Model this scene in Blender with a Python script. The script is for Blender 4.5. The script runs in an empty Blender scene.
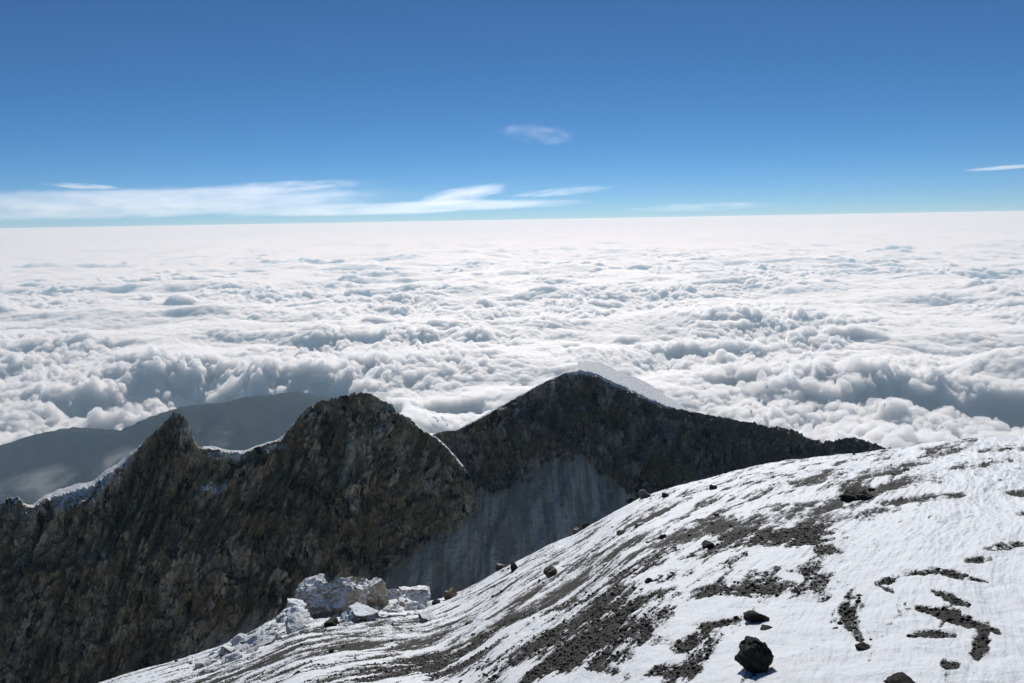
import bpy, math, random
import numpy as np

random.seed(7)
C = bpy.context.scene.collection
R = math.radians

# ------------------------------------------------------------------ camera
W, H, F = 1024, 683, 740.0
PITCH, ROLL = R(9.33), R(0.98)
cp, sp = math.cos(PITCH), math.sin(PITCH)
fwd = np.array([0, cp, -sp]); up0 = np.array([0, sp, cp]); ri0 = np.array([1.0, 0, 0])
rgt = ri0 * math.cos(ROLL) - up0 * math.sin(ROLL)
upv = up0 * math.cos(ROLL) + ri0 * math.sin(ROLL)

def ray(px, py):
    px = np.asarray(px, float); py = np.asarray(py, float)
    return fwd + ((px - W / 2) / F)[..., None] * rgt + ((H / 2 - py) / F)[..., None] * upv

def at_depth(px, py, D):
    d = ray(px, py)
    return d * (np.asarray(D, float) / d[..., 1])[..., None]

def project(P):
    d = P @ fwd
    d = np.where(d > 1e-3, d, 1e-3)
    return W / 2 + F * (P @ rgt) / d, H / 2 - F * (P @ upv) / d

# ------------------------------------------------------------------ noise
rng = np.random.default_rng(11)
G2 = rng.uniform(0, 2 * np.pi, 1024)
G2 = np.stack([np.cos(G2), np.sin(G2)], 1).astype(np.float32)
G3 = rng.normal(size=(1024, 3)); G3 = (G3 / np.linalg.norm(G3, axis=1)[:, None]).astype(np.float32)

def _h(ix, iy, iz, s):
    h = (ix.astype(np.uint32) * np.uint32(374761393) + iy.astype(np.uint32) * np.uint32(668265263)
         + (iz.astype(np.uint32) if not np.isscalar(iz) else np.uint32(iz)) * np.uint32(2246822519) + np.uint32(s * 97911 + 13))
    h = (h ^ (h >> np.uint32(13))) * np.uint32(1274126177)
    h = (h ^ (h >> np.uint32(16))) * np.uint32(2654435761)
    return (h >> np.uint32(20)) & np.uint32(1023)

def _f(t): return t * t * t * (t * (t * 6 - 15) + 10)

def pn2(x, y, s=0):
    x0 = np.floor(x); y0 = np.floor(y)
    fx = (x - x0).astype(np.float32); fy = (y - y0).astype(np.float32)
    ix = x0.astype(np.int64); iy = y0.astype(np.int64)
    u, v = _f(fx), _f(fy); r = []
    for dy in (0, 1):
        for dx in (0, 1):
            g = G2[_h(ix + dx, iy + dy, 0, s)]
            r.append(g[..., 0] * (fx - dx) + g[..., 1] * (fy - dy))
    a = r[0] + u * (r[1] - r[0]); b = r[2] + u * (r[3] - r[2])
    return 1.45 * (a + v * (b - a))

def pn3(x, y, z, s=0):
    x0, y0, z0 = np.floor(x), np.floor(y), np.floor(z)
    fx, fy, fz = [(p - q).astype(np.float32) for p, q in ((x, x0), (y, y0), (z, z0))]
    ix, iy, iz = x0.astype(np.int64), y0.astype(np.int64), z0.astype(np.int64)
    u, v, w = _f(fx), _f(fy), _f(fz); r = []
    for dz in (0, 1):
        for dy in (0, 1):
            for dx in (0, 1):
                g = G3[_h(ix + dx, iy + dy, iz + dz, s)]
                r.append(g[..., 0] * (fx - dx) + g[..., 1] * (fy - dy) + g[..., 2] * (fz - dz))
    a = r[0] + u * (r[1] - r[0]); b = r[2] + u * (r[3] - r[2])
    c = r[4] + u * (r[5] - r[4]); d = r[6] + u * (r[7] - r[6])
    e = a + v * (b - a); g = c + v * (d - c)
    return 1.5 * (e + w * (g - e))

def fbm2(x, y, o, s=0, gain=.5):
    t = 0; a = 1.0; f = 1.0
    for k in range(o):
        t = t + a * pn2(x * f, y * f, s + k); a *= gain; f *= 2.03
    return t

def fbm3(x, y, z, o, s=0, gain=.5):
    t = 0; a = 1.0; f = 1.0
    for k in range(o):
        t = t + a * pn3(x * f, y * f, z * f, s + k); a *= gain; f *= 2.03
    return t

def facets(x, y, s=0):
    """cells with a tilted plane and a tone each: split rock faces"""
    x0 = np.floor(x).astype(np.int64); y0 = np.floor(y).astype(np.int64)
    best = np.full(x.shape, 9.0, np.float32); h = np.zeros(x.shape, np.float32); tone = np.zeros(x.shape, np.float32)
    for dy in (-1, 0, 1):
        for dx in (-1, 0, 1):
            k = _h(x0 + dx, y0 + dy, 0, s); g_ = G3[k]; k2 = G3[(k * 7 + 3) & 1023]
            ox = x - (x0 + dx + .5 + .48 * g_[..., 0]); oy = y - (y0 + dy + .5 + .48 * g_[..., 1])
            d = np.abs(ox) + np.abs(oy) + .35 * np.maximum(np.abs(ox), np.abs(oy))
            m_ = d < best
            best = np.where(m_, d, best); h = np.where(m_, .55 * g_[..., 2] + .9 * (k2[..., 0] * ox + k2[..., 1] * oy), h); tone = np.where(m_, k2[..., 2], tone)
    return h, tone

def sstep(a, b, x):
    t = np.clip((x - a) / (b - a), 0, 1); return t * t * (3 - 2 * t)

# ------------------------------------------------------------------ mesh helpers
def grid_obj(name, P, mat, attrs=None, smooth=True, flip=False):
    n, m = P.shape[:2]
    idx = np.arange(n * m, dtype=np.int32).reshape(n, m)
    q = np.stack([idx[:-1, :-1], idx[:-1, 1:], idx[1:, 1:], idx[1:, :-1]], -1).reshape(-1, 4)
    if flip: q = q[:, ::-1]
    me = bpy.data.meshes.new(name)
    me.vertices.add(n * m); me.vertices.foreach_set('co', P.reshape(-1).astype(np.float32))
    me.loops.add(q.size); me.loops.foreach_set('vertex_index', np.ascontiguousarray(q).reshape(-1))
    me.polygons.add(len(q))
    me.polygons.foreach_set('loop_start', np.arange(0, q.size, 4, dtype=np.int32))
    me.polygons.foreach_set('use_smooth', np.full(len(q), smooth, dtype=bool))
    me.update(calc_edges=True)
    for k, v in (attrs or {}).items():
        a = me.attributes.new(k, 'FLOAT', 'POINT'); a.data.foreach_set('value', v.reshape(-1).astype(np.float32))
    me.materials.append(mat)
    o = bpy.data.objects.new(name, me); C.objects.link(o)
    return o

def normals(P):
    du = np.gradient(P, axis=1); dv = np.gradient(P, axis=0)
    n = np.cross(du, dv); return n / (np.linalg.norm(n, axis=-1, keepdims=True) + 1e-12)

def tag(o, label=None, cat=None, group=None, kind=None):
    if label: o['label'] = label
    if cat: o['category'] = cat
    if group: o['group'] = group
    if kind: o['kind'] = kind
    return o

class N:
    """tiny node-tree writer"""
    def __init__(s, name):
        s.m = bpy.data.materials.new(name); s.m.use_nodes = True
        s.t = s.m.node_tree; s.t.nodes.clear()
        s.out = s.t.nodes.new('ShaderNodeOutputMaterial')
    def n(s, typ, ins=None, **kw):
        nd = s.t.nodes.new('ShaderNode' + typ)
        for k, v in kw.items(): setattr(nd, k, v)
        for k, v in (ins or {}).items():
            if hasattr(v, 'is_linked') or hasattr(v, 'links'): s.t.links.new(v, nd.inputs[k])
            else: nd.inputs[k].default_value = v
        return nd
    def math(s, op, a, b=0.0, clamp=False):
        return s.n('Math', {0: a, 1: b}, operation=op, use_clamp=clamp).outputs[0]
    def noise(s, scale, detail=4, vec=None, rough=.55, dist=0.0):
        i = {'Scale': scale, 'Detail': detail, 'Roughness': rough, 'Distortion': dist}
        if vec is not None: i['Vector'] = vec
        return s.n('TexNoise', i).outputs[0]
    def map(s, v, a, b, c=0.0, d=1.0, smooth=True):
        return s.n('MapRange', {0: v, 1: a, 2: b, 3: c, 4: d}, interpolation_type='SMOOTHSTEP' if smooth else 'LINEAR').outputs[0]
    def mix(s, f, a, b):
        nd = s.n('Mix', data_type='RGBA')
        for i, v in ((0, f), (6, a), (7, b)):
            if hasattr(v, 'is_linked'): s.t.links.new(v, nd.inputs[i])
            else: nd.inputs[i].default_value = v
        return nd.outputs[2]
    def pos(s): return s.n('NewGeometry').outputs['Position']
    def obj(s): return s.n('TexCoord').outputs['Object']
    def scaled(s, v, sc, rot=(0, 0, 0)):
        return s.n('Mapping', {'Vector': v, 'Scale': sc, 'Rotation': rot}).outputs[0]
    def attr(s, name): return s.n('Attribute', attribute_name=name).outputs['Fac']
    def link(s, a, b): s.t.links.new(a, b)
    def surf(s, sh): s.link(sh, s.out.inputs['Surface']); return s.m

def rgb(r, g, b): return (r, g, b, 1.0)

# ------------------------------------------------------------------ world, sun, camera
SUN_EL, SUN_AZ = R(30), R(4)          # ahead of the camera, a little to the left
world = bpy.data.worlds.new("World"); bpy.context.scene.world = world
world.use_nodes = True
wt = world.node_tree; wt.nodes.clear()
sky = wt.nodes.new('ShaderNodeTexSky'); sky.sky_type = 'NISHITA'; sky.sun_disc = False
sky.sun_elevation = SUN_EL; sky.sun_rotation = SUN_AZ
sky.altitude = 5600; sky.air_density = 1.0; sky.dust_density = 0.0; sky.ozone_density = 6.0
bg = wt.nodes.new('ShaderNodeBackground'); bg.inputs['Strength'].default_value = 0.068
wo = wt.nodes.new('ShaderNodeOutputWorld')
hs_ = wt.nodes.new('ShaderNodeHueSaturation'); hs_.inputs['Saturation'].default_value = 1.07; hs_.inputs['Hue'].default_value = .494
wt.links.new(sky.outputs[0], hs_.inputs['Color']); wt.links.new(hs_.outputs[0], bg.inputs['Color']); wt.links.new(bg.outputs[0], wo.inputs['Surface'])

sl = bpy.data.lights.new('sun', 'SUN'); sl.energy = 4.1; sl.angle = R(0.5); sl.color = (1.0, 0.98, 0.945)
so = bpy.data.objects.new('sun', sl); C.objects.link(so)
so.rotation_euler = (R(90) - SUN_EL, 0, math.pi - SUN_AZ)   # lamp shines from SUN_AZ
so.location = (-60, 200, 300)

cam = bpy.data.cameras.new('camera'); cam.sensor_width = 36; cam.lens = F / W * 36
cam.clip_start = 0.1; cam.clip_end = 2e6
co = bpy.data.objects.new('camera', cam); C.objects.link(co)
from mathutils import Matrix
m = Matrix.Identity(4)
for i in range(3):
    m[i][0] = rgt[i]; m[i][1] = upv[i]; m[i][2] = -fwd[i]
co.matrix_world = m
sc = bpy.context.scene
sc.camera = co
sc.view_settings.view_transform = 'Standard'; sc.view_settings.look = 'None'
sc.view_settings.exposure = 0.0; sc.view_settings.gamma = 1.0
sc.render.engine = 'CYCLES'
sc.cycles.use_denoising = True
sc.cycles.max_bounces = 16; sc.cycles.diffuse_bounces = 4; sc.cycles.transparent_max_bounces = 24
sc.cycles.volume_bounces = 9
sc.cycles.volume_step_rate = 1.0

# ------------------------------------------------------------------ near snow slope
CAM_H = 2.5
sil = np.array([(-200, 830), (0, 735), (60, 702), (100, 684), (150, 670), (210, 655), (260, 634), (300, 616), (350, 610), (430, 606), (455, 595),
                (480, 585), (520, 560), (560, 545), (590, 527), (612, 514), (640, 496), (670, 490), (700, 482), (740, 471),
                (800, 461), (880, 453), (920, 447), (960, 441), (1024, 438), (1200, 425), (1500, 400)], float)
_d = ray(sil[:, 0], sil[:, 1])
s_th = np.arctan2(_d[:, 0], _d[:, 1]); s_te = _d[:, 2] / np.hypot(_d[:, 0], _d[:, 1])
RS_TH = np.radians([-60, -40, -20, -5, 10, 25, 35, 60]); RS_R = np.array([26, 30, 42, 55, 62, 62, 58, 50.])
# a smooth version of the rim line for the big shape of the slope
_tt = np.linspace(-1.6, 1.6, 641)
_te = np.interp(_tt, s_th, s_te)
_k = np.exp(-0.5 * (np.arange(-20, 21) / 5.0) ** 2); _k /= _k.sum()
_te = np.convolve(np.pad(_te, 20, mode='edge'), _k, 'valid')
STREAK = R(34)
ca, sa = math.cos(STREAK), math.sin(STREAK)

def streaks(x, y):
    al = x * sa + y * ca; ac = x * ca - y * sa
    w = 0.5 * pn2(al * .25, ac * .25, 5)
    al2 = al * .16; ac2 = ac * 1.05 + w * .5
    t = 0; a = 1.0
    for k in range(6):
        t = t + a * pn2(al2, ac2, 20 + k); a *= .72; al2 = al2 * 2.0; ac2 = ac2 * 2.1
    return t * .85

def mound(th, r, x, y):
    """broken rock heap on the rim"""
    rs = np.interp(th, RS_TH, RS_R)
    m_ = np.exp(-((th + .225) / .075) ** 4 - ((r - rs * .97) / 6) ** 2) + .55 * np.exp(-((th + .335) / .06) ** 2 - ((r - rs * .97) / 5) ** 2)
    return np.clip(m_, 0, 1)

def heap(x, y):
    q = 1 - 2 * np.abs(fbm2(x * .45, y * .45, 5, 810, .6))
    return .35 + .55 * q + .35 * pn2(x * .22, y * .22, 815)

def ground(x, y, fine=True):
    th = np.arctan2(x, y); r = np.hypot(x, y)
    te = np.interp(th, _tt, _te); rs = np.interp(th, RS_TH, RS_R)
    c = CAM_H / rs ** 2
    z = -CAM_H + (te + 2 * CAM_H / rs) * r - c * r * r
    z = z - np.where(r > 1.7 * rs, .42 * np.maximum(r - 1.7 * rs, 0) ** 1.08, 0)
    am = np.clip(r / 25, .12, 1.3)
    z = z + am * .16 * fbm2(x * .16, y * .16, 3, 40)
    if fine:
        z = z + 1.0 * mound(th, r, x, y) * heap(x, y)
        z = z + np.clip(r / 22, .25, 1.0) * .06 * streaks(x, y)
        z = z + .02 * fbm2(x * 1.7, y * 1.7, 4, 60)
    return z

def hit(px, py, rmax=140.0):
    d = ray(px, py); d = d / np.hypot(d[0], d[1])
    rr = np.geomspace(1.2, rmax, 3000)
    g = ground(d[0] * rr, d[1] * rr) - d[2] * rr
    k = np.argmax(g > 0)
    if not (g > 0).any(): k = int(np.argmax(g))
    return np.array([d[0] * rr[k], d[1] * rr[k], float(ground(np.array([d[0] * rr[k]]), np.array([d[1] * rr[k]]))[0])]), rr[k]

th = np.concatenate([np.linspace(-1.5, -.72, 60)[:-1], np.linspace(-.72, .72, 1300), np.linspace(.72, 1.5, 60)[1:]])
tr = np.concatenate([np.geomspace(.7, 2.6, 60)[:-1], np.geomspace(2.6, 12, 430)[:-1], np.geomspace(12, 75, 560)[:-1], np.geomspace(75, 260, 90)])
TH, RR = np.meshgrid(th, tr)
X = np.sin(TH) * RR; Y = np.cos(TH) * RR
Z = ground(X, Y)
PX, PY = project(np.stack([X, Y, Z], -1))

def stroke(pts):
    """dark gravel left bare by the wind, as a bent strip on the slope; returns 0..1"""
    pts = np.array(pts, float); pts[:, 2] *= np.where(pts[:, 0] > 840, .78, 1.0); best = np.full(PX.shape, 9.0)
    x0, y0, x1, y1 = pts[:, 0].min() - 90, pts[:, 1].min() - 60, pts[:, 0].max() + 90, pts[:, 1].max() + 60
    sel = (PX > x0) & (PX < x1) & (PY > y0) & (PY < y1)
    x, y = PX[sel], PY[sel]; b = np.full(x.shape, 9.0)
    if len(pts) == 1: pts = np.vstack([pts, pts + [[.5, 0, 0]]])
    for (ax, ay, aw), (bx, by, bw) in zip(pts[:-1], pts[1:]):
        dx, dy = bx - ax, by - ay; L = dx * dx + dy * dy
        t = np.clip(((x - ax) * dx + (y - ay) * dy) / L, 0, 1)
        w = aw + t * (bw - aw)
        b = np.minimum(b, np.hypot(x - ax - t * dx, (y - ay - t * dy)) / w)
    best[sel] = b
    return np.clip(1.35 - best, -1, 1)

STROKES = [
    [(430, 672, 8), (480, 658, 15), (540, 640, 19), (600, 618, 20), (650, 606, 15), (700, 592, 12), (750, 582, 12), (800, 572, 10), (840, 556, 8)],
    [(520, 655, 8), (600, 640, 16), (660, 622, 10)], [(640, 640, 7), (672, 646, 9), (690, 640, 6)], [(560, 665, 6), (630, 655, 6)],
    [(693, 626, 4), (739, 622, 4)], [(820, 545, 10), (824, 570, 12), (818, 594, 7)], [(770, 590, 6), (800, 585, 9)],
    [(847, 612, 6), (852, 626, 7), (860, 640, 3)], [(877, 585, 3), (892, 578, 5), (910, 575, 4), (938, 573, 4), (962, 578, 4), (988, 583, 1.5)],
    [(878, 586, 2), (893, 593, 1.5)], [(932, 592, 2), (948, 598, 4), (968, 606, 2.5)],
    [(918, 609, 2.5), (945, 615, 4), (968, 623, 5), (1000, 634, 2.5)], [(985, 632, 7), (980, 645, 9), (975, 655, 5)],
    [(908, 637, 2), (925, 635, 3.5), (955, 637, 2)], [(946, 665, 4), (958, 667, 4)], [(936, 521, 3), (955, 519, 6), (978, 518, 2.5)],
    [(985, 551, 2), (1005, 548, 5), (1022, 546, 2)], [(966, 562, 2), (985, 561, 3.5), (992, 560, 2)], [(1008, 494, 2), (1030, 496, 4)],
    [(850, 494, 9), (866, 492, 8)], [(884, 505, 3), (925, 500, 4), (965, 497, 3)], [(830, 520, 4), (870, 515, 5), (900, 510, 3)],
    [(860, 478, 4), (900, 470, 5), (945, 455, 4), (975, 442, 3)], [(930, 452, 4), (975, 440, 3)], [(890, 487, 4), (940, 478, 5), (955, 470, 3)],
    [(770, 530, 3), (820, 515, 4), (842, 505, 3)], [(700, 552, 3), (760, 540, 4), (800, 530, 3)], [(690, 565, 4), (770, 555, 5), (830, 538, 4)],
    [(800, 485, 3), (822, 480, 5)], [(610, 590, 4), (680, 575, 5), (760, 560, 4)], [(470, 625, 5), (560, 608, 6), (640, 590, 5)],
    [(600, 668, 5), (625, 676, 4)], [(655, 672, 5), (690, 668, 4)], [(400, 650, 4), (470, 640, 5)], [(330, 676, 4), (420, 660, 6)],
    [(1000, 520, 2), (1024, 515, 3)], [(980, 452, 2), (1024, 450, 3)], [(960, 470, 2), (1010, 462, 3)],
]
acc = np.full(PX.shape, -1.0)
for s_ in STROKES: acc = np.maximum(acc, stroke(s_))
CLEAR = [[(685, 613, 8), (715, 611, 11), (743, 606, 8)], [(755, 555, 6), (790, 560, 9), (806, 553, 6)], [(660, 655, 7), (640, 668, 6)], [(780, 575, 3), (800, 580, 4)]]
clr = np.full(PX.shape, -1.0)
for s_ in CLEAR: clr = np.maximum(clr, stroke(s_))
st = streaks(X, Y)
al_ = X * sa + Y * ca; ac_ = X * ca - Y * sa
rough = 0; _a = 1.0; _fq = .5
for k in range(8):
    rough = rough + _a * pn2(al_ * _fq * .45, ac_ * _fq, 170 + k); _a *= .78; _fq *= 2.0
rough = rough * .8
fs = 0; _a = 1.0; _w = .35 * pn2(al_ * .5, ac_ * .5, 190); _x = al_ * .28; _y = ac_ * 2.3 + _w
for k in range(5):
    fs = fs + _a * pn2(_x, _y, 191 + k); _a *= .8; _x = _x * 2.1; _y = _y * 1.9
fs = fs * .62
# how much of the ground the wind has bared, place by place
mid = np.exp(-(((PX - 640) / 330) ** 2 + ((PY - (690 - .26 * PX) - 40) / 75) ** 2))
low = sstep(560, 380, PX) * sstep(600, 640, PY)
right = sstep(780, 860, PX + .8 * (PY - 560))
bare = st * .58 + .34 * rough + .46 * fs + .46 * (mid + .65 * low) - .42 - .26 * right
bare = np.maximum(bare, acc * (.33 + .10 * right) + (.24 * st + .54 * rough + .42 * fs) * (1 - .08 * right) - .13 - .02 * right)
bare = bare - 1.2 * np.clip(clr, 0, 1) - .6 * sstep(66, 85, RR)  # last term: unseen ground past the rim made snowier to bounce light onto the walls
pale = mound(TH, RR, X, Y)
bare = bare * (1 - sstep(.1, .5, pale)) + sstep(.1, .5, pale) * (-.12 + .45 * fbm2(X * .8, Y * .8, 5, 830, .65))
bare = np.minimum(bare, .12 + .40 * rough + .30 * fs)
cover = sstep(.12, -.15, bare)                     # 1 = snow
Z = Z + cover * np.clip(RR / 30, .25, 1.0) * .07
Psl = np.stack([X, Y, Z], -1)

g = N('snow_and_gravel')
p = g.pos()
b = g.attr('bare')
fn = g.noise(26, 6, p, .65); f2 = g.math('ADD', g.math('MULTIPLY', g.noise(7, 5, p, .6), .5), g.math('MULTIPLY', g.noise(1.0, 6, g.scaled(p, (2.6, 1.3, 2.0), (0, 0, STREAK)), .7), .5))
e = g.math('ADD', b, g.math('MULTIPLY', g.math('SUBTRACT', fn, .5), 1.0))
e = g.math('ADD', e, g.math('MULTIPLY', g.math('SUBTRACT', g.noise(85, 3, p, .6), .5), .7))
e = g.math('ADD', e, g.math('MULTIPLY', g.math('SUBTRACT', f2, .5), 1.1))
gm = g.map(e, -.05, .07)
vor = g.n('TexVoronoi', {'Vector': p, 'Scale': 30.0, 'Randomness': 1.0})
peb = g.n('ValToRGB', {0: vor.outputs['Color']})
cr = peb.color_ramp; cr.elements[0].color = rgb(.012, .011, .009); cr.elements[1].color = rgb(.055, .049, .040)
e2 = cr.elements.new(.5); e2.color = rgb(.019, .017, .0135)
big = g.noise(.7, 3, p)
gcol = g.mix(g.map(big, .5, .7), peb.outputs[0], rgb(.045, .031, .022))
gcol = g.mix(.35, gcol, g.mix(g.noise(60, 3, p), rgb(.008, .0075, .006), rgb(.06, .055, .046)))
speck = g.map(g.noise(95, 2, p, .5), .655, .70)
scol = g.mix(g.noise(3, 5, p), rgb(.60, .61, .63), rgb(.76, .765, .78))
scol = g.mix(g.math('MULTIPLY', speck, g.map(g.noise(4, 3, p), .36, .60)), scol, rgb(.12, .11, .10))
gcol = g.mix(g.map(g.attr('pale'), .25, .6), gcol, g.mix(g.noise(2.5, 6, p, .65), rgb(.20, .175, .145), rgb(.44, .40, .355)))
col = g.mix(gm, scol, gcol)
hgt = g.math('ADD', g.math('MULTIPLY', vor.outputs['Distance'], gm), g.math('MULTIPLY', g.noise(40, 6, p, .7), .6))
bp = g.n('Bump', {'Height': hgt, 'Strength': .75, 'Distance': .03})
hs = g.n('Bump', {'Height': g.noise(6, 6, p, .6), 'Strength': .6, 'Distance': .05, 'Normal': bp.outputs[0]})
bs = g.n('BsdfPrincipled', {'Base Color': col, 'Roughness': g.mix(gm, rgb(.55, .55, .55), rgb(.9, .9, .9)), 'Normal': hs.outputs[0], 'Specular IOR Level': .3})
M_slope = g.surf(bs.outputs[0])
o = grid_obj('snow_slope', Psl, M_slope, {'bare': bare, 'pale': pale})
tag(o, 'bright snow slope with dark wind-bared gravel streaks in the foreground', kind='structure')

# ------------------------------------------------------------------ crater: scree plane
A3 = np.array([at_depth(490, 488, 500), at_depth(380, 572, 440), at_depth(140, 684, 385)])
nn = np.cross(A3[1] - A3[0], A3[2] - A3[0]); nn /= nn[2]
def scree_z(x, y): return A3[0][2] - nn[0] * (x - A3[0][0]) - nn[1] * (y - A3[0][1])
def on_scree(px, py):
    d = ray(px, py)
    k = (A3[0] @ nn) / (d @ nn)
    return d * k[..., None]

g = N('scree')
p = g.pos()
rot = math.atan2(nn[0], nn[1])
wv = g.n('VectorMath', {0: p, 1: g.n('VectorMath', {0: g.n('TexNoise', {'Vector': p, 'Scale': .03, 'Detail': 4}).outputs['Color'], 3: 5.0}, operation='SCALE').outputs[0]}, operation='ADD').outputs[0]
pv = g.scaled(wv, (.15, .012, .012), (0, 0, rot))
n1 = g.noise(1.0, 5, pv, .6); n2 = g.noise(.35, 6, p, .65)
c1 = g.mix(g.map(n1, .42, .58), rgb(.38, .32, .24), rgb(.66, .57, .45))
c1 = g.mix(g.map(n2, .5, .75), c1, rgb(.22, .195, .16))
c1 = g.mix(g.map(g.noise(1.3, 3, p), .68, .74), c1, rgb(.03, .03, .03))
bp = g.n('Bump', {'Height': g.math('ADD', n1, n2), 'Strength': .8, 'Distance': 2.0})
bs = g.n('BsdfPrincipled', {'Base Color': c1, 'Roughness': .95, 'Normal': bp.outputs[0], 'Specular IOR Level': .1})
M_scree = g.surf(bs.outputs[0])
gx, gy = np.meshgrid(np.linspace(-420, 360, 521), np.linspace(170, 640, 316))
zz = scree_z(gx, gy)
gw = 9 * fbm2(gx * .03, gy * .03, 3, 93)
gz = zz + 4.2 * fbm2(gw * .012 + (gx * math.cos(rot) - gy * math.sin(rot)) * .06, (gx * math.sin(rot) + gy * math.cos(rot)) * .008, 4, 90) + .45 * fbm2(gx * .16, gy * .16, 5, 95, .6)
floor_ = -330.0
gz = np.maximum(gz, floor_ + 2 * fbm2(gx * .02, gy * .02, 3, 99))
_back = np.interp(gx, [-420, -200, -60, 20, 150, 360], [380, 420, 480, 520, 545, 560])
gz = gz - np.clip(gy - _back, 0, 200) * 2.0 - np.clip(gx - 45 - .0 * gy, 0, 300) * .9
o = grid_obj('scree_slope', np.stack([gx, gy, gz], -1), M_scree)
tag(o, 'grey shaded scree fan below the pointed peak', kind='structure')

# ------------------------------------------------------------------ crater walls
def rock_mat(name, seed, tint):
    g = N(name)
    p = g.pos()
    q = g.n('Mapping', {'Vector': p, 'Location': (seed * 31.0, seed * 17.0, 0)}).outputs[0]
    v1 = g.noise(1.0, 7, g.scaled(q, (.05, .05, .026)), .66, .5)
    v0 = g.noise(.022, 4, q, .6)
    v2 = g.noise(.10, 8, q, .7)
    v3 = g.noise(.45, 8, g.scaled(q, (1, 1, .5)), .72)
    lite = g.math('ADD', g.math('MULTIPLY', v1, .7), g.math('ADD', g.math('MULTIPLY', v0, .45), g.math('MULTIPLY', v3, .35)))
    lite = g.math('ADD', lite, g.math('MULTIPLY', g.attr('tone'), .13))
    c = g.mix(g.map(lite, .68, .86), tint[0], tint[1])
    c = g.mix(g.math('MULTIPLY', g.map(v2, .52, .62), .6), c, tint[2])
    c = g.mix(g.math('MULTIPLY', g.map(g.noise(.03, 6, q, .62), .50, .60), .75), c, tint[3])
    c = g.mix(g.math('MULTIPLY', g.map(v3, .57, .66), .6), c, rgb(.02, .017, .012))
    c = g.mix(g.map(g.noise(1.0, 6, g.scaled(q, (.10, .10, .05)), .72), .56, .61), c, rgb(.022, .018, .013))  # gully shade painted into the rock colour
    cr_ = g.n('TexVoronoi', {'Vector': g.scaled(q, (.22, .22, .11)), 'Scale': 1.0, 'Randomness': 1.0}, feature='DISTANCE_TO_EDGE').outputs['Distance']
    c = g.mix(g.math('MULTIPLY', g.map(cr_, .0, .06, 1, 0), .5), c, rgb(.015, .014, .012))  # crevice shade drawn into the colour along the cracks
    nz = g.n('SeparateXYZ', {0: g.n('NewGeometry').outputs['Normal']}).outputs[2]
    sn = g.math('ADD', g.math('MULTIPLY', nz, .55), g.math('ADD', g.attr('snow'), g.math('MULTIPLY', g.math('SUBTRACT', g.noise(.35, 7, q, .7), .5), 1.3)))
    sm = g.map(sn, .62, .74)
    c = g.mix(sm, c, rgb(.87, .875, .89))
    hh = g.math('ADD', g.math('MULTIPLY', v3, 1.0), g.math('MULTIPLY', g.map(cr_, 0, .15), .5))
    hh = g.math('ADD', hh, g.math('MULTIPLY', g.noise(1.8, 6, q, .7), .4))
    bp = g.n('Bump', {'Height': hh, 'Strength': 1.0, 'Distance': 1.8})
    bs = g.n('BsdfPrincipled', {'Base Color': c, 'Roughness': .92, 'Normal': bp.outputs[0], 'Specular IOR Level': .15})
    return g.surf(bs.outputs[0])

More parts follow.
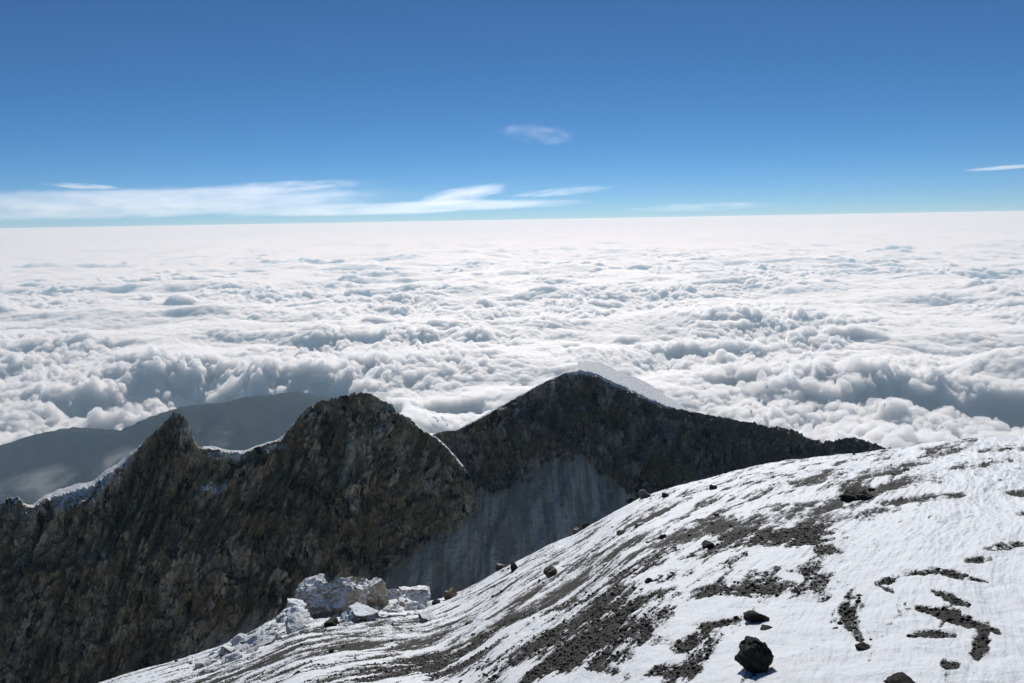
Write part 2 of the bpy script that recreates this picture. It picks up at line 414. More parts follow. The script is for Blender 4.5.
def wall(name, shelf, crest, foot, nu, nv, mat, seed, slope, amp, snow_fn, snow_side=None, extra=None, back=38.0, foot_depth=None, jagged=lambda c: 1.2):
    """crest, foot: outline of the wall top and of its foot on the scree, each a list of points"""
    crest = np.array(crest, float); foot = np.array(foot, float)
    u = np.linspace(0, 1, nu)
    cx = crest[0, 0] + u * (crest[-1, 0] - crest[0, 0])
    cy = np.interp(cx, crest[:, 0], crest[:, 1])
    jag = .8 * fbm2(cx * .07, cx * 0 + seed, 6, seed + 3, .72) + .9 * (2 * np.abs(fbm2(cx * .11, cx * 0 + seed, 4, seed + 7, .6)) - .6)
    cy = cy + jag * jagged(cx)
    fu = (foot[:, 0] - foot[0, 0]) / (foot[-1, 0] - foot[0, 0])
    fx = np.interp(u, fu, foot[:, 0]); fy = np.interp(u, fu, foot[:, 1])
    ft = on_scree(fx, fy) if foot_depth is None else at_depth(fx, fy, np.interp(u, fu, foot_depth))
    # crest point: on the ray of the crest outline, far enough behind the foot for the wall's steepness
    d = ray(cx, cy); d = d / d[:, 1:2]
    k = (d[:, 2] * ft[:, 1] - ft[:, 2]) / (math.tan(slope) - d[:, 2])
    Dc = ft[:, 1] + np.maximum(k, 6)
    ker = np.exp(-.5 * (np.arange(-40, 41) / 16.0) ** 2); ker /= ker.sum()
    Dc = np.convolve(np.pad(Dc, 40, mode='edge'), ker, 'valid')
    if extra is not None: Dc = Dc + extra(cx)
    top = d * Dc[:, None]
    v = np.linspace(0, 1.18, nv)[:, None] * (1 - .14 * sstep(.93, 1, u))[None, :]
    prof = v + .05 * np.sin(v * 9.0) * (v < 1)
    S = top[None] * (1 - v[..., None]) + ft[None] * v[..., None]
    S[..., 2] = top[None, :, 2] * (1 - prof) + ft[None, :, 2] * prof
    ff = np.stack([np.convolve(np.pad(ft[:, i], 40, mode='edge'), ker, 'valid') for i in range(3)], 1)
    tg = np.gradient(ff, axis=0); tg[:, 2] = 0; tg /= np.linalg.norm(tg, axis=1)[:, None]
    out = np.stack([tg[:, 1], -tg[:, 0], 0 * tg[:, 0]], 1)
    tapr = 1 - .75 * sstep(.93, 1, u)
    n = np.broadcast_to(out[None] * math.sin(slope) + np.array([0, 0, math.cos(slope)]), S.shape) * tapr[None, :, None]
    x, y, z = S[..., 0], S[..., 1], S[..., 2]
    # ribs and gullies that run down the fall line, ledges, then blocks of rock
    arc = np.cumsum(np.concatenate([[0], np.linalg.norm(np.diff(top, axis=0), axis=1)]))[None, :] + 0 * z
    rib = 1 - 2 * np.abs(fbm2(arc * .030 + .2 * pn2(arc * .03, z * .03, seed), z * .010, 5, seed + 10, .55))
    rib2 = 1 - 2 * np.abs(fbm2(arc * .11, z * .055, 4, seed + 20, .6))
    blk = fbm3(x * .06, y * .06, z * .05, 5, seed + 30, .58)
    fin = 1 - 2 * np.abs(fbm3(x * .25, y * .25, z * .16, 4, seed + 40, .6))
    ledge = pn2(z * .10 + arc * .012, arc * .02, seed + 50)
    wq = .35 * fbm2(arc * .05, z * .05, 3, seed + 70); wz = .35 * fbm2(arc * .05 + 9, z * .05, 3, seed + 73)
    f1, t1 = facets(arc / 17 + wq, z / 24 + wz, seed + 80); f2, t2 = facets(arc / 7.5 + wq, z / 10 + wz, seed + 81); f3, t3 = facets(arc / 3.4 + wq, z / 4.2, seed + 82)
    tone = .5 * t1 + .45 * t2 + .35 * t3
    env = sstep(0, .08, v) * .75 + .25
    disp = amp * (8 * (rib - .3) + 2.2 * (rib2 - .2) + 4.5 * blk + 1.3 * fin + 1.6 * ledge + 8 * f1 + 4.6 * f2 + 2.4 * f3) * env
    S = S + n * disp[..., None]
    # the far side, falling away behind the crest
    w = np.concatenate([np.linspace(0, 110, 75), np.linspace(114, 330, 36)])[1:, None]
    k6 = np.exp(-.5 * (np.arange(-20, 21) / 7.0) ** 2); k6 /= k6.sum()
    tsm = np.stack([np.convolve(np.pad(top[:, i], 20, mode='edge'), k6, 'valid') for i in range(3)], 1)
    bt = sstep(0, 5, w)[..., None]
    B = top[None] * (1 - bt) + tsm[None] * bt
    B[..., 1] += w; B[..., 0] += (top[:, 0] / top[:, 1])[None] * w
    sh = shelf(cx)[None]
    B[..., 2] -= np.where(sh > .5, np.where(sh > 15, .09, .02) * np.minimum(w, sh), 0) + math.tan(R(back)) * np.maximum(w - sh, 0) * (.35 + .65 * sstep(0, 12, w - sh))
    B[..., 2] += np.clip(w / 12, .0, 1) * ((1.3 - 1.1 * (sh > 10) * (w < sh)) * amp * fbm2(B[..., 0] * .07, B[..., 1] * .07, 4, seed + 60) - .2)
    Pw = np.concatenate([B[::-1], S], 0)
    px, py = project(S)
    sn = np.concatenate([np.full(w.shape[:1] + (nu,), .62) if snow_side is None else snow_side(np.repeat(cx[None], len(w), 0)), snow_fn(px, py, v + 0 * z, cx[None] + 0 * z)], 0)
    tn = np.concatenate([np.zeros(w.shape[:1] + (nu,)), tone + 0 * v], 0)
    return grid_obj(name, Pw, mat, {'snow': sn, 'tone': tn}), top

tintA = (rgb(.25, .20, .125), rgb(.75, .645, .49), rgb(.24, .20, .095), rgb(.40, .30, .16))
tintB = (rgb(.17, .145, .12), rgb(.52, .465, .40), rgb(.13, .108, .08), rgb(.20, .15, .07))
M_A = rock_mat('brown_crag_rock', 1, tintA); M_B = rock_mat('grey_peak_rock', 2, tintB)

crestB = [(396, 452), (420, 440), (440, 432), (460, 430), (480, 419), (510, 402), (540, 385), (565, 373.5), (580, 370), (600, 376), (620, 385), (645, 397), (665, 406),
          (685, 411), (720, 417), (760, 425), (797, 432), (812, 440), (830, 442), (850, 437), (870, 443), (885, 448), (920, 458), (1000, 478)]
footB = [(410, 500), (440, 494), (478, 488), (505, 478), (535, 480), (562, 474), (580, 490), (620, 502), (660, 512), (700, 520), (760, 530), (830, 540), (1000, 560)]
fd = np.interp([p_[0] for p_ in footB], [400, 480, 600, 720, 850, 1000], [512, 500, 512, 535, 560, 600])

def snowB(px, py, v, cx):
    cap = sstep(560, 578, cx) * sstep(690, 640, cx) * sstep(.05, .0, v) * .8
    rim = sstep(.03, .0, v) * .35
    scree_lick = sstep(.8, 1.0, v) * .12
    return -.10 + cap + rim + scree_lick
def backA(cx): return .42 - .9 * sstep(150, 165, cx) * sstep(206, 198, cx)
def backB(cx): return .20 + .35 * sstep(430, 470, cx) * sstep(700, 680, cx)
oB, topB = wall('pointed_peak', lambda c: 85 * sstep(562, 590, c) * sstep(700, 640, c) + 7 * sstep(455, 470, c) * sstep(700, 660, c), crestB, footB, 900, 330, M_B, 200, R(56), .85, snowB, backB, foot_depth=fd, jagged=lambda c: .7 + 1.9 * sstep(690, 800, c))
tag(oB, 'pointed dark peak with a snow cap on its right shoulder', kind='structure')

crestA = [(-160, 545), (-60, 525), (-10, 510), (8, 500), (18, 498), (26, 506), (36, 508), (46, 500), (65, 495), (88, 488), (110, 475), (130, 459), (150, 437), (163, 424), (172, 415), (177, 412), (184, 419),
          (189, 424), (193, 440), (198, 449), (215, 450), (240, 455), (262, 447), (283, 440), (289, 428), (305, 411), (318, 402), (338, 398), (355, 393), (370, 394), (385, 402),
          (400, 414), (420, 428), (440, 442), (455, 458), (466, 470), (474, 486), (479, 504)]
footA = [(-330, 850), (-160, 800), (0, 745), (90, 705), (160, 672), (230, 632), (300, 596), (365, 584), (392, 556), (425, 538), (462, 522), (480, 510)]
def snowA(px, py, v, cx):
    s1 = sstep(30, 70, cx) * sstep(160, 120, cx) * sstep(.15, .03, v) * .75
    s2 = sstep(0, 10, cx) * sstep(40, 30, cx) * sstep(.08, .0, v) * .4
    s3 = np.exp(-(((px - 212) / 16) ** 2 + ((py - 488) / 9) ** 2)) * 1.15
    s4 = np.exp(-(((px - 225) / 30) ** 2 + ((py - 456) / 7) ** 2)) * .75
    s5 = np.exp(-(((px - 275) / 14) ** 2 + ((py - 447) / 5) ** 2)) * .8
    s6 = np.exp(-(((px - 466) / 8) ** 2 + ((py - 470) / 14) ** 2)) * .45
    return -.16 + s1 + s2 + s3 + s4 + s5 + s6
oA, topA = wall('crater_wall', lambda c: 11 * sstep(20, 45, c) * sstep(160, 120, c) + 6 * sstep(198, 205, c) * sstep(300, 285, c) + 6 * sstep(425, 440, c) * sstep(480, 470, c), crestA, footA, 1100, 460, M_A, 300, R(61), 1.0, snowA, backA, jagged=lambda c: 2.3 + 1.6 * sstep(150, 170, c) * sstep(200, 190, c))
tag(oA, 'brown shaded crater wall with two crags on its left crest', kind='structure')

# ------------------------------------------------------------------ low country: valley floor and forested hills
g = N('forest')
p = g.pos()
c = g.mix(g.map(g.noise(.0012, 8, p, .7), .42, .60), rgb(.004, .008, .010), rgb(.022, .029, .026))
c = g.mix(g.map(g.noise(.004, 5, p, .6), .58, .7), c, rgb(.04, .042, .038))
bp = g.n('Bump', {'Height': g.noise(.006, 8, p, .7), 'Strength': 1.0, 'Distance': 60.0})
bs = g.n('BsdfPrincipled', {'Base Color': c, 'Roughness': .95, 'Normal': bp.outputs[0], 'Specular IOR Level': .05})
M_for = g.surf(bs.outputs[0])
hth = np.linspace(-.95, .95, 420); hr = np.geomspace(1500, 24000, 300)
HT, HR = np.meshgrid(hth, hr); hx = np.sin(HT) * HR; hy = np.cos(HT) * HR
hc = np.array([(-300, 520), (-100, 470), (0, 444), (40, 432), (75, 426), (120, 429), (150, 416), (180, 406), (220, 401), (260, 394), (300, 390), (325, 395), (350, 406), (400, 428), (450, 436), (520, 445), (700, 452), (1100, 450), (1400, 450)], float)
dh = ray(hc[:, 0], hc[:, 1])
h_te = np.interp(HT, np.arctan2(dh[:, 0], dh[:, 1]), dh[:, 2] / np.hypot(dh[:, 0], dh[:, 1]))
R0 = 8200 + 900 * pn2(HT * 4, HT * 0, 401)
crz = h_te * R0
dz = np.abs(HR - R0)
spur = fbm2(hx / 1300, hy / 1300, 5, 410, .55)
gul = np.abs(fbm2(hx / 900, hy / 1800, 4, 420, .55))
hz = crz - dz * np.where(HR < R0, .40, .42) + sstep(0, 900, dz) * (380 * np.where(HR > R0, .3, 1) * spur - 620 * gul) - 20 * gul
hz = np.maximum(hz, -4150 + 120 * fbm2(hx / 3000, hy / 3000, 4, 430))
hz = np.where(HR < 3200, np.minimum(hz, -1500 - (3200 - HR) * .1), hz)
o = grid_obj('hills', np.stack([hx, hy, hz], -1), M_for)
tag(o, 'dark blue forested hills far below the crater on the left', kind='structure')
gth = np.linspace(-1.5, 1.5, 60); gr = np.geomspace(600, 420000, 40)
GT, GR = np.meshgrid(gth, gr)
o = grid_obj('valley_floor', np.stack([np.sin(GT) * GR, np.cos(GT) * GR, np.full(GT.shape, -4300.0)], -1), M_for)
tag(o, 'dark low country under the sea of clouds', kind='structure')

# ------------------------------------------------------------------ sea of clouds
CZ = -2050.0
cth = np.linspace(-.70, .70, 1300)
# rows even in the angle below the horizon near, then denser in distance far away
ang = np.concatenate([np.linspace(R(22), R(2.2), 880)[:-1], np.geomspace(R(2.2), R(.30), 130)])
crr = -CZ / np.tan(ang)
CT, CR = np.meshgrid(cth, crr)
x = np.sin(CT) * CR; y = np.cos(CT) * CR
cell = np.maximum(np.gradient(crr)[:, None], CR * (cth[1] - cth[0]))
xk, yk = x / 1000, y / 1000
def keep(lam): return sstep(1.0, 2.0, lam / (cell / 1000))
wx = .55 * fbm2(xk * .35, yk * .35, 3, 501); wy = .55 * fbm2(xk * .35 + 40, yk * .35, 3, 505)
xa, ya = xk + wx, yk + wy
large = fbm2(xk / 14, yk / 14, 3, 510) * .16 + .19 * (1 - 2 * np.abs(pn2(xk / 11 + .3 * wx, yk / 3.4 + .5 * wy, 512))) + fbm2(xk / 4.5, yk / 3.2, 3, 515) * .17
act = sstep(-.25, .45, fbm2(xk / 6 + 7, yk / 6, 3, 520))           # where the tops boil up
bil = 0
for lam, am, sd in ((2.6, .12, 530), (1.25, .11, 531), (.62, .13, 532), (.31, .135, 533), (.155, .10, 534), (.08, .065, 535)):
    bil = bil + am * keep(lam) * (np.abs(pn2(xa / lam, ya / lam, sd)) - .25) * (.22 + .78 * act if lam < 1.5 else 1.0)
tow = .17 * np.sqrt(np.clip((pn2(xa / 1.3 + 11, ya / 1.0, 540) - .62) / .35, 0, 1)) * keep(1.1)
zc = CZ / 1000 + large + bil + tow
# openings in the cloud deck
cpx, cpy = project(np.stack([x, y, np.full(x.shape, CZ)], -1))
fr = fbm2(xk / 1.6, yk / 1.6, 5, 550, .58)
hcl = np.interp(cpx, hc[:, 0], hc[:, 1])
def blob(cx, cy, rx, ry, rot=0.0):
    c_, s_ = math.cos(rot), math.sin(rot)
    dx, dy = cpx - cx, cpy - cy
    return 1 - np.hypot((dx * c_ + dy * s_) / rx, (-dx * s_ + dy * c_) / ry)
op = np.minimum((cpy - hcl + 3) / 26, sstep(420, 350, cpx) * 2 - .6)                # open below the hill's crest
for bl in ((185, 384, 62, 12, -.1), (455, 424, 32, 14, 0), (910, 414, 50, 7, .05), (1000, 420, 40, 8, 0), (740, 396, 30, 4, 0), (640, 356, 60, 4, 0), (110, 398, 40, 8, 0)):
    op = np.maximum(op, blob(*bl) * 1.0)
cov = -op + .34 * fr
alpha = sstep(-.16, .14, cov)
zc = zc - (1 - sstep(-.25, .45, cov)) * .42 - (1 - sstep(-.8, -.25, cov)) * .5
P3 = np.stack([x, y, zc * 1000], -1)
nrm = normals(P3); nrm = np.where(nrm[..., 2:3] < 0, -nrm, nrm)
puff = 0
for lam, am, sd in ((.7, 50, 560), (.34, 62, 561), (.17, 60, 562), (.085, 42, 563)):
    puff = puff + am * keep(lam) * (np.abs(pn3(P3[..., 0] / 1000 / lam, P3[..., 1] / 1000 / lam, P3[..., 2] / 1000 / lam, sd)) - .22) * (.45 + .55 * act)
P3 = P3 + nrm * puff[..., None]
bot = CZ - 520 + 60 * fbm2(xk / 2, yk / 2, 3, 570)
P3[..., 2] = np.maximum(P3[..., 2], bot + .5)
Bt = np.stack([x, y, bot], -1)
P3[0, :, 2] = P3[-1, :, 2] = bot[0].min() - 200; P3[:, 0, 2] = P3[:, -1, 2] = bot[0].min() - 200
bi = np.unique(np.concatenate([np.arange(0, P3.shape[0], 12), [P3.shape[0] - 1]])); bj = np.unique(np.concatenate([np.arange(0, P3.shape[1], 12), [P3.shape[1] - 1]]))
Bt = Bt[np.ix_(bi, bj)]
g = N('cloud')
pv = g.n('VolumeScatter', {'Color': rgb(1, 1, 1), 'Density': .026, 'Anisotropy': .5})
g.link(pv.outputs[0], g.out.inputs['Volume'])
M_cloud = g.m
o = grid_obj('cloud_sea', P3, M_cloud)
under = grid_obj('cloud_base', Bt[::-1], M_cloud); under.parent = o
tag(o, 'unbroken sea of white cloud tops reaching to the horizon', kind='stuff')

# ------------------------------------------------------------------ haze
me = bpy.data.meshes.new('haze')
b0, b1, z0, z1 = -430000., 430000., -4400., 14.0
vs = [(x_, y_, z_) for z_ in (z0, z1) for y_ in (-3000., 430000.) for x_ in (b0, b1)]
me.from_pydata(vs, [], [(0, 2, 3, 1), (4, 5, 7, 6), (0, 1, 5, 4), (1, 3, 7, 5), (3, 2, 6, 7), (2, 0, 4, 6)])
g = N('haze_air')
pv = g.n('VolumePrincipled', {'Color': rgb(.58, .82, 1.0), 'Density': 2.9e-5, 'Anisotropy': .24, 'Absorption Color': rgb(1, 1, 1)})
g.link(pv.outputs[0], g.out.inputs['Volume'])
me.materials.append(g.m)
o = bpy.data.objects.new('haze', me); C.objects.link(o); tag(o, kind='stuff')

# ------------------------------------------------------------------ high thin clouds
def cirrus_mat(name, dens, sx, sz, lo, hi, seed, tilt=0.0):
    g = N(name)
    p = g.obj()
    ln = g.n('VectorMath', {0: p}, operation='LENGTH').outputs[1]
    q = g.n('Mapping', {'Vector': p, 'Location': (seed * 7.3, seed * 3.1, seed), 'Scale': (sx, sx * .8, sz), 'Rotation': (0, tilt, 0)}).outputs[0]
    n1 = g.noise(1.0, 9, q, .66, .5)
    fall = g.map(ln, 1.0, .45)
    d = g.map(g.math('ADD', n1, g.math('MULTIPLY', g.math('SUBTRACT', fall, 1.0), .42)), lo, hi)
    d = g.math('MULTIPLY', g.math('MULTIPLY', d, fall), dens)
    pv = g.n('VolumeScatter', {'Color': rgb(1, .985, .965), 'Density': d, 'Anisotropy': .45})
    g.link(pv.outputs[0], g.out.inputs['Volume'])
    return g.m

def unit_sphere():
    th_ = np.linspace(0, math.pi, 17); ph_ = np.linspace(0, 2 * math.pi, 33)[:-1]
    vs, fs = [(0, 0, 1)], []
    for t in th_[1:-1]:
        for f in ph_: vs.append((math.sin(t) * math.cos(f), math.sin(t) * math.sin(f), math.cos(t)))
    vs.append((0, 0, -1)); n = 32
    for i in range(n): fs.append((0, 1 + i, 1 + (i + 1) % n))
    for k in range(14):
        for i in range(n):
            a = 1 + k * n + i; b = 1 + k * n + (i + 1) % n
            fs.append((a, a + n, b + n, b))
    l = len(vs) - 1
    for i in range(n): fs.append((l, l - n + (i + 1) % n, l - n + i))
    return vs, fs
SV, SF = unit_sphere()

def cirrus(name, label, cat, px, py, w, h, D, deep, mat, rot=0.0, group=None):
    me = bpy.data.meshes.new(name); me.from_pydata(SV, [], SF); me.materials.append(mat)
    o = bpy.data.objects.new(name, me); C.objects.link(o)
    c = at_depth(np.array([px]), np.array([py]), np.array([D]))[0]
    o.location = c; o.scale = (w / 2 / F * D, deep / 2, h / 2 / F * D)
    o.rotation_euler = (0, -rot - ROLL * 0, 0)
    return tag(o, label, cat, group)

GC = 'high thin clouds above the horizon'
cirrus('cirrus_cloud', 'broad pale bank of high cloud lying low above the horizon on the left', 'cloud', 110, 204, 900, 48, 130000, 45000,
       cirrus_mat('cirrus_bank', .85e-4, 9.0, 2.4, .36, .72, 1), R(0.6), GC)
cirrus('cirrus_cloud', 'long tapering tail of cloud just above the haze line, ending right of centre', 'cloud', 400, 208, 560, 20, 140000, 30000,
       cirrus_mat('cirrus_tail', 1.0e-4, 4.5, 1.2, .34, .72, 4), R(0.9), GC)
cirrus('cirrus_cloud', 'feathery white plume slanting up out of the cloud tail near centre', 'cloud', 462, 195, 150, 26, 120000, 20000,
       cirrus_mat('cirrus_plume', 1.4e-4, 2.6, 1.6, .36, .72, 8), R(9), GC)
cirrus('cirrus_cloud', 'ragged white upper edge of the cloud bank, left of centre', 'cloud', 270, 188, 360, 20, 120000, 20000,
       cirrus_mat('cirrus_edge', .9e-4, 7.0, 2.4, .42, .66, 33), R(2), GC)
cirrus('cirrus_cloud', 'thin white streak of cloud at the upper left edge of the cloud bank', 'cloud', 82, 186, 110, 9, 120000, 12000,
       cirrus_mat('cirrus_streak', 2.0e-4, 2.6, 1.0, .34, .70, 12), R(-4), GC)
cirrus('cirrus_cloud', 'short thin streaks of cloud right of the feathery plume', 'cloud', 560, 192, 170, 14, 120000, 12000,
       cirrus_mat('cirrus_shred', .9e-4, 5.0, 2.6, .40, .66, 15), R(4), GC)
cirrus('cirrus_cloud', 'faint isolated wisp of cloud high in the blue above the centre', 'cloud', 537, 134, 130, 30, 90000, 12000,
       cirrus_mat('cirrus_wisp', .65e-4, 2.6, 1.8, .40, .8, 19), R(-6), GC)
cirrus('cirrus_cloud', 'very faint flat band of cloud above the haze line right of centre', 'cloud', 700, 207, 260, 14, 140000, 25000,
       cirrus_mat('cirrus_band', .4e-4, 3.2, 1.2, .38, .75, 23), R(0.6), GC)
cirrus('contrail', 'straight white vapour trail at the right edge of the sky', 'contrail', 1012, 167, 130, 6, 60000, 1500,
       cirrus_mat('vapour_trail', 7e-4, 2.5, .6, .2, .55, 27), R(3.2))

GM = 'thin mist drifting over the dark hills'
for lab, px, py, w, h, D, dn, sd in (('grey veil of mist over the hillside at the far left edge', 30, 486, 190, 60, 6200, 1.5e-3, 41),
                                     ('pale drift of mist low on the hillside beside the left crag', 215, 440, 90, 44, 6600, 1.2e-3, 44),
                                     ('ragged tuft of mist rising left of the left crag', 120, 462, 110, 50, 6400, 1.2e-3, 47)):
    tag(cirrus('mist', lab, 'mist', px, py, w, h, D, 900, cirrus_mat('mist_air', dn, 2.2, 1.6, .44, .66, sd), R(15), GM))

# ------------------------------------------------------------------ stones and rocks on the slope
def stone_mat(name, a, b, snow):
    g = N(name)
    p = g.pos(); ob = g.obj()
    n1 = g.noise(2.2, 7, ob, .65)
    c = g.mix(g.map(n1, .35, .68), a, b)
    c = g.mix(g.map(g.noise(9, 5, ob, .65), .56, .72), c, tuple(v * 1.7 for v in b[:3]) + (1,))
    if snow is not None:
        nz = g.n('SeparateXYZ', {0: g.n('NewGeometry').outputs['Normal']}).outputs[2]
        sm = g.map(g.math('ADD', nz, g.math('MULTIPLY', g.math('SUBTRACT', g.noise(3.5, 6, ob, .65), .5), 1.2)), snow, snow + .16)
        c = g.mix(sm, c, rgb(.82, .83, .85))
    bp = g.n('Bump', {'Height': g.noise(6, 8, ob, .7), 'Strength': .8, 'Distance': .12})
    bs = g.n('BsdfPrincipled', {'Base Color': c, 'Roughness': .85, 'Normal': bp.outputs[0], 'Specular IOR Level': .25})
    return g.surf(bs.outputs[0])
M_dark = stone_mat('dark_lava_stone', rgb(.024, .021, .018), rgb(.085, .075, .064), 1.28)
M_brown = stone_mat('brown_stone', rgb(.10, .075, .05), rgb(.22, .17, .12), 1.0)
M_red = stone_mat('red_stone', rgb(.10, .05, .036), rgb(.19, .10, .075), .95)
M_pale = stone_mat('pale_stone', rgb(.26, .22, .175), rgb(.46, .41, .35), .42)
M_grey = stone_mat('grey_stone', rgb(.12, .11, .095), rgb(.26, .24, .21), .95)

def ico(sub):
    import bmesh
    bm = bmesh.new(); bmesh.ops.create_icosphere(bm, subdivisions=sub, radius=1.0)
    V = np.array([v.co[:] for v in bm.verts]); Fc = [tuple(v.index for v in f.verts) for f in bm.faces]
    bm.free(); return V, Fc
ICO = {k: ico(k) for k in (1, 3, 4, 5)}

def rock_mesh(name, seed, sub, mat, cuts=12, lo=.42, hi=.85, rough=.07, boxy=.62):
    r_ = np.random.default_rng(seed); V, Fc = ICO[sub]; V = V.copy()
    if boxy:
        q = np.linalg.qr(np.eye(3) + .35 * r_.normal(size=(3, 3)))[0]
        for a_ in range(3):
            for sg in (-1, 1):
                n = q[:, a_] * sg; k = V @ n - r_.uniform(boxy, boxy + .15); V = V - np.where(k > 0, k, 0)[:, None] * n * .97
    for _ in range(cuts):
        n = r_.normal(size=3); n /= np.linalg.norm(n); d = r_.uniform(lo, hi)
        k = V @ n - d; V = V - np.where(k > 0, k, 0)[:, None] * n * .94
    rad = V / (np.linalg.norm(V, axis=1)[:, None] + 1e-9)
    dn = fbm3(V[:, 0] * 2.1 + seed, V[:, 1] * 2.1, V[:, 2] * 2.1, 5, 700, .6)
    V = V + rad * (rough * 1.6 * dn)[:, None]
    V -= (V.max(0) + V.min(0)) / 2; V /= (V.max(0) - V.min(0)) / 2
    me = bpy.data.meshes.new(name); me.from_pydata(V.tolist(), [], Fc); me.materials.append(mat)
    return me

def rock(name, label, cat, px, py, w, h, mat, seed, sub=4, group=None, deep=1.0, bury=.34, rz=None, tilt=0.0, lift=0.0, **kw):
    """a rock whose foot stands on the ground where the photo shows it"""
    P, r = hit(px, py)
    if group == GR_: w, h = w * .85, h * .8
    if mat is M_pale: w, h = w * 1.18, h * 1.15
    dist = float(np.linalg.norm(P)); s = dist / F
    o = bpy.data.objects.new(name, rock_mesh(name, seed, sub, mat, **kw)); C.objects.link(o)
    hx = w * s / 2; hz = h * s / 2 * .82 / (1 - bury * .5)
    o.scale = (hx, hx * deep, hz)
    o.location = (P[0], P[1] + hx * deep * .3, P[2] + hz * (1 - 2 * bury) + lift * s)
    o.rotation_euler = (0, tilt, -math.atan2(P[0], P[1]) + (rz or 0))
    return tag(o, label, cat, group)

GR_ = 'rocks standing on the near slope'
rock('boulder', 'large jagged black boulder in clean snow at the bottom of the picture', 'boulder', 755, 671, 33, 32, M_dark, 3, 5, None, .9, .12, cuts=16, lo=.38, hi=.8, rough=.09)
rock('rock', 'low flat-topped dark rock at the gravel edge just above the large black boulder', 'rock', 757, 622, 27, 17, M_dark, 5, 5, GR_, .8, .18, rough=.06)
rock('rock', 'thin flat stone right of the flat-topped rock, above the large black boulder', 'rock', 768, 631, 15, 6, M_dark, 7, 4, GR_)
rock('rock', 'small oval dark stone at the lower end of the short gravel patch', 'rock', 864, 651, 16, 9, M_dark, 9, 4, GR_, .8, .2)
rock('rock', 'dark rock half cut off by the bottom edge of the photo, right of the boulder', 'rock', 903, 689, 30, 13, M_dark, 11, 4, GR_)
rock('rock', 'round dark stone alone in clean snow halfway up the slope', 'rock', 709, 548, 15, 11, M_dark, 13, 4, GR_)
rock('rock', 'grey-brown rock standing up on the rim of the slope below the pointed peak', 'rock', 645, 499, 15, 16, M_grey, 15, 4, GR_, 1, .15)
rock('rock', 'dark low rock touching the left side of the grey-brown rim rock', 'rock', 632, 501, 14, 9, M_dark, 17, 4, GR_)
rock('rock', 'dark lump on the rim just right of the grey-brown rim rock', 'rock', 666, 498, 9, 10, M_dark, 19, 4, GR_)
rock('rock', 'dark rock on the snowy rim below the right shoulder of the pointed peak', 'rock', 714, 491, 10, 10, M_dark, 21, 4, GR_)
rock('rock', 'broad low dark outcrop among gravel near the top of the slope', 'rock', 858, 501, 34, 17, M_dark, 23, 5, GR_, .9, .3, rough=.12)
rock('rock', 'small reddish rock on the rim of the slope in front of the scree', 'rock', 501, 566, 13, 9, M_red, 25, 4, GR_)
rock('rock', 'narrow upright dark rock just right of the small reddish rock', 'rock', 514, 571, 8, 15, M_dark, 27, 4, GR_, 1, .12)
rock('rock', 'dark brown leaning rock in snow right of the upright rim rock', 'rock', 551, 578, 15, 18, M_brown, 29, 4, GR_, 1, .12, tilt=.4)
rock('rock', 'tan rock with a snowy foot on the rim right of the pale outcrop', 'rock', 450, 599, 16, 15, M_brown, 31, 4, GR_, 1, .15)
rock('rock', 'small dark rock on the rim between the tan rock and the pale outcrop', 'rock', 436, 605, 10, 8, M_dark, 33, 4, GR_)
rock('rock', 'dark round stone low on the slope at the upper edge of the wide gravel band', 'rock', 649, 584, 10, 10, M_dark, 35, 4, GR_)
rock('rock', 'dark squat stone at the left end of the dark line of stones below the rim', 'rock', 622, 535, 12, 6, M_dark, 37, 4, GR_)
rock('rock', 'dark slanting stone at the right end of the dark line of stones below the rim', 'rock', 662, 540, 12, 9, M_dark, 39, 4, GR_, tilt=-.4)
rock('rock', 'dark pointed rock at the corner where the rim turns down to the scree', 'rock', 586, 524, 9, 9, M_dark, 41, 4, GR_)
rock('rock', 'grey lump on the rim a little below the corner rock', 'rock', 577, 531, 10, 8, M_grey, 43, 4, GR_)
GO = 'pale blocks of the snowy outcrop'
rock('block', 'pale rounded block perched on the top left of the snowy outcrop', 'block', 311, 590, 27, 22, M_pale, 51, 5, GO, 1, .2, boxy=.52, cuts=8, rough=.08)
rock('block', 'largest pale slab in the middle of the snowy outcrop, its face in shade', 'block', 338, 617, 50, 40, M_pale, 53, 5, GO, .7, .12, boxy=.55, cuts=9, rough=.10)
rock('block', 'upright pale block with a flat top at the right of the big slab', 'block', 371, 610, 27, 33, M_pale, 55, 5, GO, .8, .1, boxy=.5, cuts=8, rough=.08)
rock('block', 'pale broken block below the upright block of the outcrop', 'block', 358, 622, 30, 16, M_pale, 57, 4, GO, boxy=.55, cuts=9, rough=.10)
rock('block', 'low pale block at the far right end of the outcrop', 'block', 414, 601, 26, 16, M_pale, 59, 4, GO, boxy=.55, cuts=9, rough=.10)
rock('block', 'pale block with snow on top between the upright block and the right end', 'block', 392, 603, 24, 17, M_pale, 61, 4, GO, boxy=.55, cuts=9, rough=.10)
rock('block', 'dark rock standing in for a shaded hollow at the foot of the big pale slab', 'block', 331, 626, 14, 9, M_dark, 63, 4, GO)  # dark rock added where the outcrop only has a shadowed hole
rp = random.Random(5)
small_pale = [rock_mesh('pale_stone', 900 + k, 3, M_pale, boxy=.55, cuts=9, rough=.1) for k in range(6)]
small_dark = [rock_mesh('stone', 950 + k, 3, M_dark) for k in range(8)]
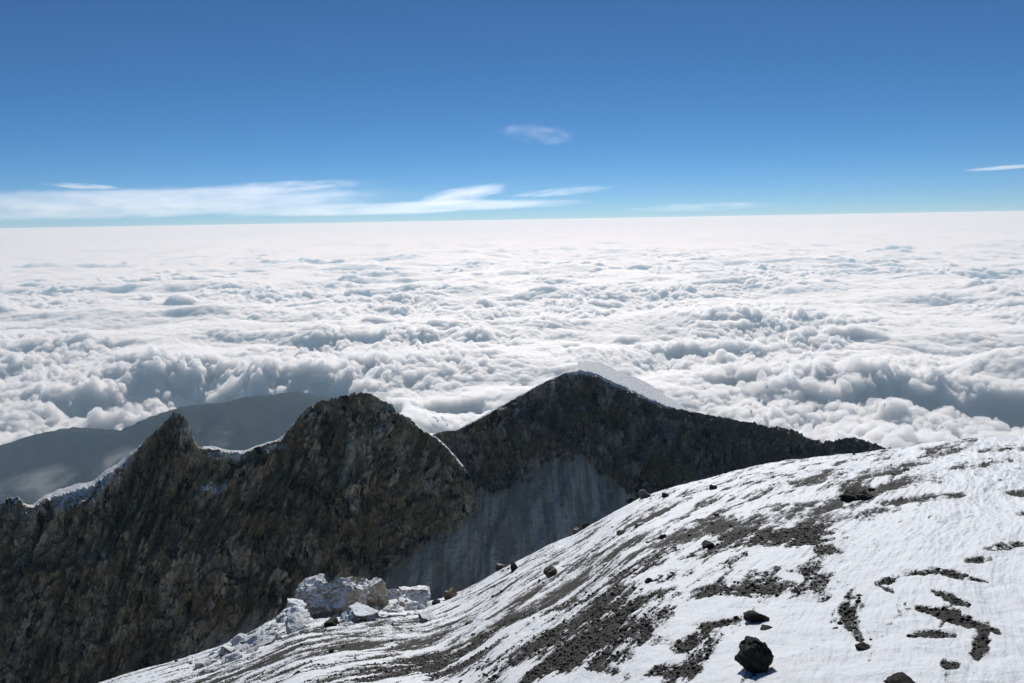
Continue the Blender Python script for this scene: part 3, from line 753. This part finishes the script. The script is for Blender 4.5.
def small(name, label, cat, group, mesh, px, py, w, asp):
    P, r = hit(px, py); s = float(np.linalg.norm(P)) / F
    o = bpy.data.objects.new(name, mesh); C.objects.link(o)
    a = w * s / 2; o.scale = (a, a * rp.uniform(.7, 1.1), a * asp)
    o.location = (P[0], P[1], P[2] + a * asp * rp.uniform(.15, .45))
    o.rotation_euler = (rp.uniform(-.3, .3), rp.uniform(-.3, .3), rp.uniform(0, 6.28))
    tag(o, label, cat, group)
for k in range(150):
    t = rp.random()
    px = 200 + 230 * t + rp.gauss(0, 6); top_ = np.interp(px, [210, 260, 300, 330, 380, 430], [656, 634, 608, 600, 598, 606])
    small('pale_stone', 'small snow-dusted pale stone in the broken heap of the outcrop', 'stone', 'small pale stones of the outcrop', rp.choice(small_pale),
          px, top_ + abs(rp.gauss(0, 9)) + 1, rp.choice([5, 6, 7, 8, 9, 11, 13, 16, 20]), rp.uniform(.45, .8))
# dark stones scattered over the slope, thicker where the gravel lies bare
cnt = 0
vis = (PX > 5) & (PX < 1019) & (PY > 440) & (PY < 680) & (RR < 60)
w_ = np.where(vis, np.clip(bare + .22, .012, .5), 0)
dens_ = w_ * RR * np.gradient(tr)[:, None] / (RR ** 3)          # area over foreshortening: even in the picture
dens_ = np.where(vis, dens_ + 0, 0).ravel(); dens_ /= dens_.sum()
pick = np.random.default_rng(3).choice(dens_.size, 170, p=dens_, replace=False)
for q in pick:
    px, py = PX.ravel()[q], PY.ravel()[q]
    w = rp.choice([2, 2.5, 3, 3, 3.5, 4, 4, 5, 6])
    small('stone', 'small dark stone lying loose on the snow-streaked near slope', 'stone', 'small dark stones scattered over the near slope', rp.choice(small_dark), float(px), float(py), w, rp.uniform(.5, .85))
# gravel: too many pieces to count
V0, F0 = ICO[1]; F0 = np.array(F0)
sel = (bare > -.02) & (RR < 16) & (RR > 1.5) & (np.abs(TH) < .75)
wg = np.where(sel, RR * np.gradient(tr)[:, None] * (th[1000] - th[999]) / RR ** 1.6, 0).ravel(); wg /= wg.sum()
r2 = np.random.default_rng(8)
pick = r2.choice(wg.size, 26000, p=wg)
cx_ = X.ravel()[pick] + r2.normal(0, .012, len(pick)); cy_ = Y.ravel()[pick] + r2.normal(0, .012, len(pick)); cz_ = Z.ravel()[pick]
sz = .0032 + .006 * r2.random(len(pick)) ** 3 * 2.2; sz *= np.clip(RR.ravel()[pick] / 5, .7, 1.8)
jit = 1 + .35 * r2.normal(size=(len(pick), len(V0), 1))
GV = V0[None] * np.clip(jit, .5, 1.6) * sz[:, None, None] * np.stack([r2.uniform(.7, 1.4, len(pick)), r2.uniform(.7, 1.3, len(pick)), r2.uniform(.5, .9, len(pick))], 1)[:, None, :]
GV = GV + np.stack([cx_, cy_, cz_ + sz * .25], 1)[:, None, :]
GF = (F0[None] + (np.arange(len(pick)) * len(V0))[:, None, None]).reshape(-1, 3)
me = bpy.data.meshes.new('gravel'); me.vertices.add(GV.shape[0] * GV.shape[1]); me.vertices.foreach_set('co', GV.reshape(-1).astype(np.float32))
me.loops.add(GF.size); me.loops.foreach_set('vertex_index', GF.reshape(-1).astype(np.int32))
me.polygons.add(len(GF)); me.polygons.foreach_set('loop_start', np.arange(0, GF.size, 3, dtype=np.int32)); me.update(calc_edges=True)
g = N('loose_gravel'); rnd = g.n('NewGeometry').outputs['Random Per Island']
rr_ = g.n('ValToRGB', {0: rnd}); cr = rr_.color_ramp; cr.elements[0].color = rgb(.010, .009, .008); cr.elements[1].color = rgb(.11, .10, .085)
e_ = cr.elements.new(.6); e_.color = rgb(.026, .023, .019); e_ = cr.elements.new(.85); e_.color = rgb(.055, .036, .027)
me.materials.append(g.surf(g.n('BsdfPrincipled', {'Base Color': rr_.outputs[0], 'Roughness': .9}).outputs[0]))
o = bpy.data.objects.new('gravel', me); C.objects.link(o); tag(o, 'loose dark gravel lying in the bare streaks', kind='stuff')
